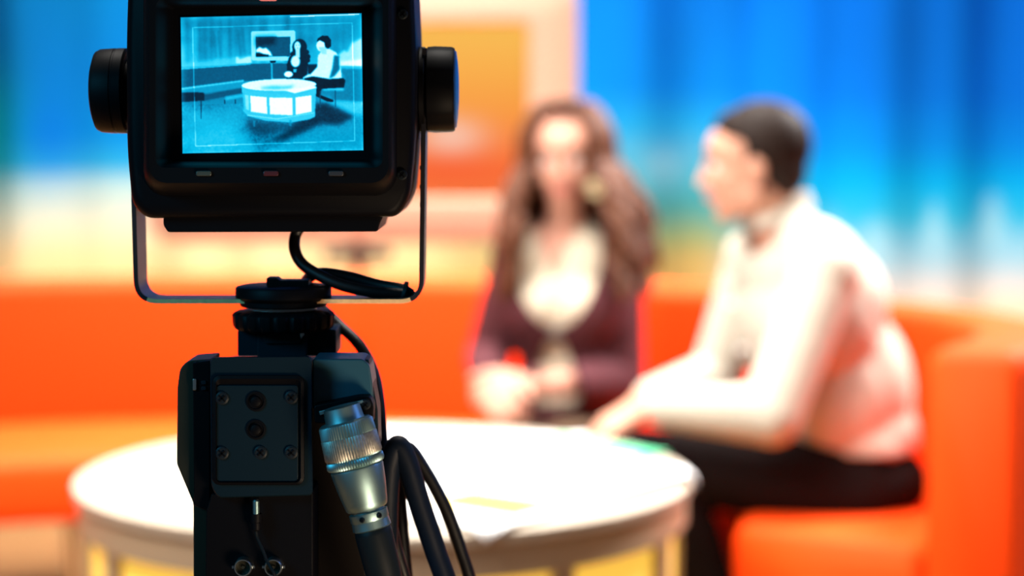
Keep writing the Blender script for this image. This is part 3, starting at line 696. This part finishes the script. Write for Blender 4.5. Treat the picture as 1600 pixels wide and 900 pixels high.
# drum table
fill(inpoly([(370, 460), (778, 470), (768, 640), (735, 655), (640, 668), (500, 655), (400, 625), (380, 590)]), .60, 1.2)
fill(inpoly([(370, 465), (400, 490), (560, 512), (700, 512), (778, 480), (776, 510), (700, 530), (560, 528), (400, 512), (372, 495)]), .62, 1)
for q in ([(416, 516), (506, 526), (508, 620), (418, 605)], [(520, 528), (648, 532), (646, 630), (522, 622)], [(664, 530), (752, 520), (750, 612), (664, 628)]): fill(inpoly(q), 1.0, 1.2)
fill(inpoly([(386, 508), (408, 514), (410, 600), (390, 590)]), .78, 1.2)
fill(inpoly([(372, 585), (420, 618), (560, 640), (700, 632), (768, 610), (766, 640), (640, 668), (500, 656), (400, 628), (375, 600)]), .62, 1.2)
fill(inpoly([(400, 622), (560, 646), (766, 616), (766, 620), (560, 651), (400, 627)]), .9, .8, .6)
fill(elp(574, 459, 205, 33), .96, 1.0)
fill(inpoly([(470, 470), (540, 462), (620, 466), (660, 460), (640, 480), (560, 486), (480, 480)]), .6, 3, .8)
fill(inpoly([(600, 490), (770, 468), (780, 480), (660, 508)]), .99, 1.2)
for q in (430, 628): fill(inpoly([(q, 655), (q + 12, 655), (q + 12, 690), (q, 690)]), .4, 1.2, .7)
# electronic frame lines
for q in ([(104, 128), (980, 121), (980, 125), (104, 132)], [(112, 789), (985, 776), (985, 780), (112, 794)], [(103, 128), (107, 128), (115, 792), (111, 792)], [(977, 122), (981, 122), (987, 778), (983, 778)]):
    mm = blur(inpoly(q).astype(float), .9); img = img + mm * .28
img = img + .006 * fine
edge = np.minimum(np.minimum(gx - 40, 1032 - gx), np.minimum(gy - 70, 832 - gy)); img = img * np.clip(edge / 6 + .25, 0, 1) + .18 * np.exp(-edge / 14)
fill(inpoly([(640, 78), (1020, 74), (1020, 79), (640, 83)]), .95, .7)
tone = interp(np.clip(img, 0, 1), [(0, (0, 16, 32)), (.12, (0, 42, 70)), (.25, (0, 90, 132)), (.4, (0, 148, 196)), (.55, (10, 188, 232)), (.72, (70, 222, 250)), (.9, (180, 242, 255)), (1.0, (245, 254, 255))])
cor = [Vector((282, 27)), Vector((565, 20.5)), Vector((568, 235)), Vector((285, 240))]
def splace(u, v):
    p = (cor[0] * (1 - u) + cor[1] * u) * (1 - v) + (cor[3] * (1 - u) + cor[2] * u) * v
    return V(p.x, p.y, 1.5015)
scr = paint_grid('screen', SW, SH, splace, tone, attr_mat('viewfinder_picture', True, strength=1.1), vf)
# lamps, tally, screws
for px, c, l_ in ((318, (.05, .06, .05), 'pale green'), (423, (.07, .015, .02), 'red'), (525, (.035, .035, .04), 'grey')):
    prism('indicator_lamp', rect(px - 12, 267, px + 12, 275), 1.472, .006, mat('lamp_' + l_.replace(' ', '_'), c, .3), vf, .0008, 4)['label'] = l_ + ' indicator lamp'
prism('tally_lamp', rect(404, -18, 432, 1), 1.472, .006, mat('tally_red', (.5, .05, .03), .3, emis=(1, .25, .18), estr=.6), vf, .001, 4)['label'] = 'lit red tally lamp'
def screw(p, axis, r, parent, name='screw', m=None):
    bm = bmesh.new(); ax = Vector(axis).normalized(); x, y, z = frame_of(ax)
    add_lathe(bm, p - ax * .002, ax, [(0, r), (.0026, r), (.0034, r * .75)], 20)
    for d in (x, y):
        o2 = y if d is x else x; c = p + ax * .0015
        a = [c + d * r * .6 + o2 * r * .12, c + d * r * .6 - o2 * r * .12, c - d * r * .6 - o2 * r * .12, c - d * r * .6 + o2 * r * .12]
        add_loft(bm, [a, [q + ax * .0006 for q in a]], mi=1)
    return obj(name, bm, [m or M_screw, M_black], parent, smooth=30)
for px, py in ((629, 22), (628, 273)): screw(V(px, py, 1.5105), (0, -1, 0), .0042, vf)
bm = bmesh.new(); add_prism(bm, [(608, 10), (613, 10), (616, 250), (611, 262)], 1.511, .004); obj('side_rib', bm, M_black, vf, bevel=.0006)
# knobs on the yoke pivots
k0 = V(200, 142, 1.58); s_ = 1.58 / F
def lathe_x(name, pxs, py, Y, prof, m, parent, n=48, rad=None):
    o0 = V(pxs, py, Y); bm = bmesh.new(); add_lathe(bm, o0, (1, 0, 0), [(a * Y / F, r * Y / F) for a, r in prof], n, rad); return obj(name, bm, m, parent, smooth=35)
flute = lambda i, k: 1.0 if i % 6 else .97
lathe_x('pivot_knob', 200, 142, 1.58, [(-52, 34), (-51, 50), (-47, 61), (-40, 64.5), (-18, 66), (-17, 65), (-15, 65), (-14, 66), (-1, 66), (2, 62)], M_black, vf, 48)
lathe_x('pivot_spacer', 200, 142, 1.58, [(0, 48), (12, 48)], M_black, vf)
lathe_x('pivot_spacer', 640, 141, 1.58, [(0, 48), (17, 48)], M_black, vf)
lathe_x('pivot_washer', 656, 141, 1.58, [(0, 66), (1, 67), (8, 67), (9, 66)], M_black, vf)
kb = lathe_x('pivot_knob', 666, 140, 1.58, [(0, 62), (3, 66), (14, 67), (40, 66), (44, 64), (45, 60)], M_blackgloss, vf, 48, lambda i, k: 1.0 if i % 8 else .965)
kc = lathe_x('knob_cap', 666, 140, 1.58, [(44, 61), (47, 59), (49, 45), (50.5, 25), (51, 5)], mat('blue_cap', (.01, .07, .25), .3), vf)
# yoke strap
def strap(path, wY0, wY1, th, mats, name, parent):
    bm = bmesh.new(); lo = []; P_ = [V(x, y, wY0) for x, y in path]; L_ = len(P_)
    for i, p in enumerate(P_):
        t = (P_[min(i + 1, L_ - 1)] - P_[max(i - 1, 0)]); t.y = 0; t.normalize(); n_ = Vector((t.z, 0, -t.x)); dY = Vector((0, wY1 - wY0, 0))
        lo.append([p + n_ * th / 2, p - n_ * th / 2, p - n_ * th / 2 + dY, p + n_ * th / 2 + dY])
    add_loft(bm, lo)
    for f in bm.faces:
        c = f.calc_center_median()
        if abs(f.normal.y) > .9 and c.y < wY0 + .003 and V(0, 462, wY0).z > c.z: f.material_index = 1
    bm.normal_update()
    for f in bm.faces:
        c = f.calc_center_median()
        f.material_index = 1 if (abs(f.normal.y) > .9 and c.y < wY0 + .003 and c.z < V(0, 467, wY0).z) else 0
    return obj(name, bm, mats, parent, smooth=40, bevel=.0004)
yp = round_poly([(205, 70), (206, 220), (213, 471), (658, 471), (663, 75)], [0, 0, 34, 34, 0], 10)
yp = [(205, 70)] + [p for p in yp if p != (205, 70) and p != (663, 75)] + [(663, 75)]
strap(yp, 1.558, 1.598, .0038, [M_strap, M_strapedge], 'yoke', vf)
for yy in (262, 292, 320): lathe_x('yoke_stud', 657, yy, 1.562, [(-1, 3), (2, 5)], M_screw, vf, 12)
# clamp disc that holds the yoke
def lathe_z(name, px, py, Y, prof, m, parent, n=64, rad=None):
    o0 = V(px, py, Y); bm = bmesh.new(); add_lathe(bm, o0, (0, 0, -1), [(a * Y / F, r * Y / F) for a, r in prof], n, rad); return obj(name, bm, m, parent, smooth=35)
lathe_z('clamp_disc', 443, 445, 1.578, [(0, 66), (2, 73), (5, 75), (18, 75), (22, 72), (24, 68), (31, 68), (33, 66)], M_black, vf)
prism('clamp_latch', [(416, 434), (432, 434), (436, 438), (482, 438), (482, 450), (416, 450)], 1.565, .02, M_black, vf, .001)

# ------------------------------------------------------------------ studio camera under the viewfinder
sc_ = thing('studio_camera', 'dark studio camera body seen from behind with screwed back plate and sockets', 'camera', V(430, 1180, 1.56))
lathe_z('mount_plate', 443, 478, 1.578, [(0, 52), (5, 52), (6, 40)], M_white, sc_)
lathe_z('lock_ring', 443, 485, 1.576, [(0, 72), (3, 78), (6, 80), (22, 79), (27, 76), (30, 70)], M_blackgloss, sc_, 120, lambda i, k: 1.0 if (i % 6) < 4 else .96)
prism('shoe_bracket', rect(371, 515, 408, 556), 1.57, .05, M_paint, sc_, .001, 3)
prism('shoe_bracket', rect(476, 515, 525, 556), 1.575, .05, M_paint, sc_, .001, 3)
prism('shoe_block', rect(402, 519, 479, 560), 1.562, .05, M_paint, sc_, .001, 3)
prism('shoe_plate', [(413, 516), (474, 516), (470, 530), (466, 537), (414, 537), (411, 530)], 1.559, .006, M_screw, sc_, .0006)
prism('shoe_clip', [(468, 516), (475, 516), (475, 524), (470, 530)], 1.557, .004, M_steel, sc_, .0004)
# body: core, rear block, side grip, upper right block
prism('body', [(300, 590), (340, 580), (560, 580), (574, 640), (574, 1180), (303, 1180), (303, 790)], 1.53, .11, M_brown, sc_, .003)
bm = bmesh.new()
o1 = round_poly([(328, 558), (487, 556), (489, 774), (340, 778), (330, 760)], 8)
add_loft(bm, [[V(x, y, 1.535) for x, y in o1], [V(x, y, 1.478) for x, y in o1], [V(x, y, 1.474) for x, y in shrink(o1, (408, 667), .985)],
              rrect(338, 594, 470, 756, 8, 1.474, 5)[:len(o1)] if False else [V(x, y, 1.474) for x, y in shrink(o1, (408, 667), .97)]], True, True)
obj('rear_block', bm, M_paint, sc_, smooth=30)
# raised lip round the recessed back plate
bm = bmesh.new()
add_loft(bm, [rrect(331, 586, 476, 758, 12, 1.4745), rrect(332, 587, 475, 757, 11, 1.4715), rrect(337, 592, 470, 754, 8, 1.4705), rrect(340, 600, 467, 752, 6, 1.4735)], True, True)
obj('back_plate_lip', bm, M_black, sc_, smooth=30)
prism('back_plate', rect(338, 602, 466, 753), 1.4722, .004, M_paint, sc_, .0008, 6)
for px, py in ((347, 622), (455, 621), (347, 708), (455, 707), (407, 707)): screw(V(px, py, 1.4715), (0, -1, 0), .0052, sc_)
for px, py in ((400, 627), (400, 671)):
    bm = bmesh.new(); add_lathe(bm, V(px, py, 1.4723), (0, -1, 0), [(0, .0078), (.001, .0078), (.0012, .0062), (.0004, .006), (.0004, .0042), (.0024, .0038), (.003, .002)], 28); obj('button', bm, M_black, sc_)
prism('side_grip', round_poly([(277, 606), (281, 576), (292, 564), (330, 561), (330, 1180), (303, 1180), (302, 787), (276, 725)], [5, 8, 8, 0, 0, 0, 5, 5]), 1.50, .045, M_olive, sc_, .001)
prism('grip_inset', [(301, 567), (328, 563), (328, 800), (303, 790)], 1.494, .01, M_black, sc_, .0008)
for px, py, m_ in ((304, 600, M_steel), (318, 598, M_screw), (318, 607, M_screw)):
    prism('grip_button', rect(px - 3, py - 8, px + 3, py + 10) if m_ is M_steel else rect(px - 4, py - 3, px + 4, py + 3), 1.492, .004, m_, sc_, .0005, 2)
prism('lower_panel', [(330, 772), (489, 768), (489, 1180), (318, 1180), (322, 800)], 1.486, .06, M_black, sc_, .001)
# small plug with its lead, and two round sockets
pl = lathe_z('lead_plug', 400, 778, 1.478, [(0, 4), (1, 5), (24, 5), (25, 9), (38, 9), (39, 7.5), (50, 7.5), (53, 4)], M_blackgloss, sc_, 24)
bm = bmesh.new(); add_lathe(bm, V(400, 781, 1.4765), (0, 0, -1), [(0, .0018), (.001, .0026), (.011, .0026), (.012, .0018)], 16); obj('plug_sleeve', bm, M_nickel, pl)
bm = bmesh.new(); add_tube(bm, catmull([V(400, 828, 1.478), V(402, 840, 1.478), (V(410, 858, 1.476)), V(418, 878, 1.474), V(430, 900, 1.47), V(445, 940, 1.48)], 8), .0013, 10); obj('lead', bm, M_rubber, pl)
for px in (382, 429):
    bm = bmesh.new(); p = V(px, 883, 1.486)
    add_lathe(bm, p, (0, -1, 0), [(-.002, .0072), (.009, .0072), (.010, .0066), (.010, .0058), (.004, .0056), (.004, .001)], 32)
    for s2 in (-1, 1): add_box(bm, p + Vector((s2 * .0078, -.006, 0)), (.0022, .002, .002))
    so = obj('socket', bm, M_steel, sc_); so['label'] = 'round steel socket'
    bm = bmesh.new(); add_lathe(bm, p, (0, -1, 0), [(.0035, .0056), (.0048, .0056), (.005, .0015), (.008, .0012)], 24); obj('socket_core', bm, M_olive, so)
# upper right block with teal light put into its paint colour, and the connector bracket
prism('upper_side_block', [(488, 561), (566, 561), (577, 570), (582, 600), (584, 640), (488, 640)], 1.49, .045, M_paint2, sc_, .0015, 5)
prism('panel_edge', [(566, 562), (576, 562), (590, 640), (592, 700), (586, 700), (580, 645)], 1.495, .035, M_paint, sc_, .001)
bm = bmesh.new(); o1 = round_poly([(490, 634), (560, 620), (578, 620), (584, 634), (583, 662), (492, 662)], 5); add_prism(bm, o1, 1.474, .03)
obj('connector_bracket', bm, M_black, sc_, bevel=.0012)
prism('bracket_strip', [(498, 643), (566, 625), (570, 629), (500, 649)], 1.4715, .004, M_nickel, sc_, .0005)
screw(V(571, 632, 1.473), (0, -1, 0), .0042, sc_)

# tilt head and pedestal carrying the camera
pd = thing('camera_pedestal', 'black pedestal column standing under the studio camera', 'pedestal', (V(440, 900, 1.60).x, 1.60, 0))
pb = pd.location.copy(); topz = V(440, 1180, 1.53).z
bm = bmesh.new(); add_lathe(bm, pb, (0, 0, 1), [(.06, .07), (.08, .06), (topz - .14, .05), (topz - .13, .035), (topz - .05, .035)], 32); obj('column', bm, M_black, pd)
bm = bmesh.new(); add_box(bm, pb + Vector((0, 0, topz - .03)), (.16, .20, .055)); obj('tilt_head', bm, M_black, pd, bevel=.008)
for k_ in range(3):
    a = math.pi / 2 + k_ * 2 * math.pi / 3; d = Vector((math.cos(a), math.sin(a), 0)); bm = bmesh.new()
    add_tube(bm, [pb + Vector((0, 0, .10)), pb + d * .36 + Vector((0, 0, .075))], .022, 12); lg = obj('leg', bm, M_black, pd)
    bm = bmesh.new(); add_lathe(bm, pb + d * .36 + Vector((0, 0, .04)) - Vector((-d.y, d.x, 0)) * .015, Vector((-d.y, d.x, 0)), [(0, .036), (.002, .04), (.028, .04), (.03, .036)], 24); obj('caster', bm, M_rubber, lg)

# ------------------------------------------------------------------ multi-pin connector and the cables
cn = thing('cable_connector', 'silver knurled multi-pin plug with black rubber boot plugged into the camera side', 'connector', V(535, 640, 1.455))
A = V(533, 634, 1.458); B = V(600, 897, 1.452); ax = (B - A).normalized(); q_ = 1.455 / F
def L_(name, prof, m, n=64, rad=None, par=cn):
    bm = bmesh.new(); add_lathe(bm, A, ax, [(a * q_, r * q_) for a, r in prof], n, rad); return obj(name, bm, m, par, smooth=35)
L_('neck', [(0, 26), (2, 29), (22, 31), (30, 34)], M_nickel)
L_('knurled_ring', [(24, 38), (27, 42), (29, 43.5), (47, 44.5), (48, 43.6), (82, 45.2), (84, 44.2), (86, 46), (94, 46.5), (97, 45), (99, 41)], M_nickel, 130, lambda i, k: 1.0 if i % 2 or k in (0, 1, 10) else .962)
L_('knurled_band', [(48, 44.2), (50, 45.2), (66, 45.8), (80, 46.3), (82, 45)], mat('worn_nickel', (.34, .33, .29), .5, metal=1, noise_scale=400, noise_amt=.2, bump=.1), 130, lambda i, k: 1.0 if i % 2 else .975)
L_('barrel', [(98, 38), (100, 42), (103, 42.5), (130, 39.5), (158, 35), (166, 33), (168, 31)], M_nickel)
L_('clamp_ring', [(165, 27), (172, 27), (173, 31), (184, 31), (186, 30), (187, 30), (199, 31), (201, 28)], M_nickel)
for sx_ in (-.3, .75):
    dd = (Vector((1, 0, 0)) * sx_ + Vector((0, -1, 0))).normalized(); dd = (dd - ax * dd.dot(ax)).normalized(); screw(A + ax * 180 * q_ + dd * 31 * q_, dd, .0022, cn)
L_('boot', [(200, 27), (203, 29), (210, 30), (260, 29), (330, 25), (420, 18)], M_rubber)
bm = bmesh.new(); e0 = A + ax * 415 * q_; add_tube(bm, catmull([e0, e0 + ax * .05, e0 + ax * .12 + Vector((.01, .04, -.02)), Vector((-.03, 1.60, .35)), Vector((.04, 1.45, .06)), Vector((.2, 1.2, .012)), Vector((.6, 1.0, .012))], 10), .0085, 14); obj('cable', bm, M_rubber, cn)

def cable(name, pts, r, m, label, n=14):
    bm = bmesh.new(); add_tube(bm, catmull(pts, 12), r, n); o = obj(name, bm, m, smooth=80); recenter(o); return tag(o, label, 'cable')
rp = lambda r: r * 1.57 / F
cable('viewfinder_cable', [V(470, 352, 1.60), V(461, 370, 1.60), V(461, 392, 1.59), V(472, 412, 1.585), V(495, 428, 1.58), V(530, 444, 1.575), V(575, 455, 1.573), V(620, 459, 1.575), V(640, 461, 1.578),
      V(628, 452, 1.583), V(590, 445, 1.588), V(545, 433, 1.59), V(505, 427, 1.59), V(485, 432, 1.60), V(476, 446, 1.63), V(482, 466, 1.64), V(505, 484, 1.64), V(530, 508, 1.63), V(562, 540, 1.61), V(583, 580, 1.60), V(592, 625, 1.59), V(597, 690, 1.583), V(604, 770, 1.575), V(618, 850, 1.57), V(640, 940, 1.575), V(640, 1060, 1.60), V(560, 1120, 1.62)],
      rp(9.2), M_cable, 'black cable from the viewfinder, looped on the yoke bar, running down the camera side')
bm = bmesh.new()
for q in range(3): add_lathe(bm, V(632 - q * 1.2, 457, 1.578), (1, .1, -.3), [(-.0012, .0092), (0, .0098), (.0012, .0092)], 24)
add_box(bm, V(639, 452, 1.574), (.008, .003, .003), Matrix.Rotation(.4, 3, 'Y')); tie = obj('cable_tie', bm, M_rubber); recenter(tie); tag(tie, 'small black tie binding the looped viewfinder cable near the right yoke corner', 'cable tie')
cable('camera_cable', [V(600, 1120, 1.60), V(604, 1000, 1.57), V(604, 880, 1.56), V(606, 780, 1.56), V(611, 722, 1.56), V(622, 697, 1.56), V(636, 722, 1.56), V(655, 785, 1.56), V(680, 860, 1.56), V(705, 940, 1.56), V(725, 1080, 1.57), V(690, 1200, 1.60)],
      rp(17.5), M_cable2, 'thick blue-black cable bent over in a tight loop right of the silver plug')
cable('camera_cable', [V(648, 1130, 1.64), V(640, 960, 1.61), V(628, 820, 1.605), V(625, 740, 1.60), V(636, 700, 1.60), V(660, 728, 1.60), V(695, 792, 1.60), V(720, 860, 1.60), V(740, 930, 1.60), V(760, 1060, 1.61), V(740, 1200, 1.63)],
      rp(10.5), M_cable, 'thinner black cable arching behind the thick cable loop, outermost of the cables')
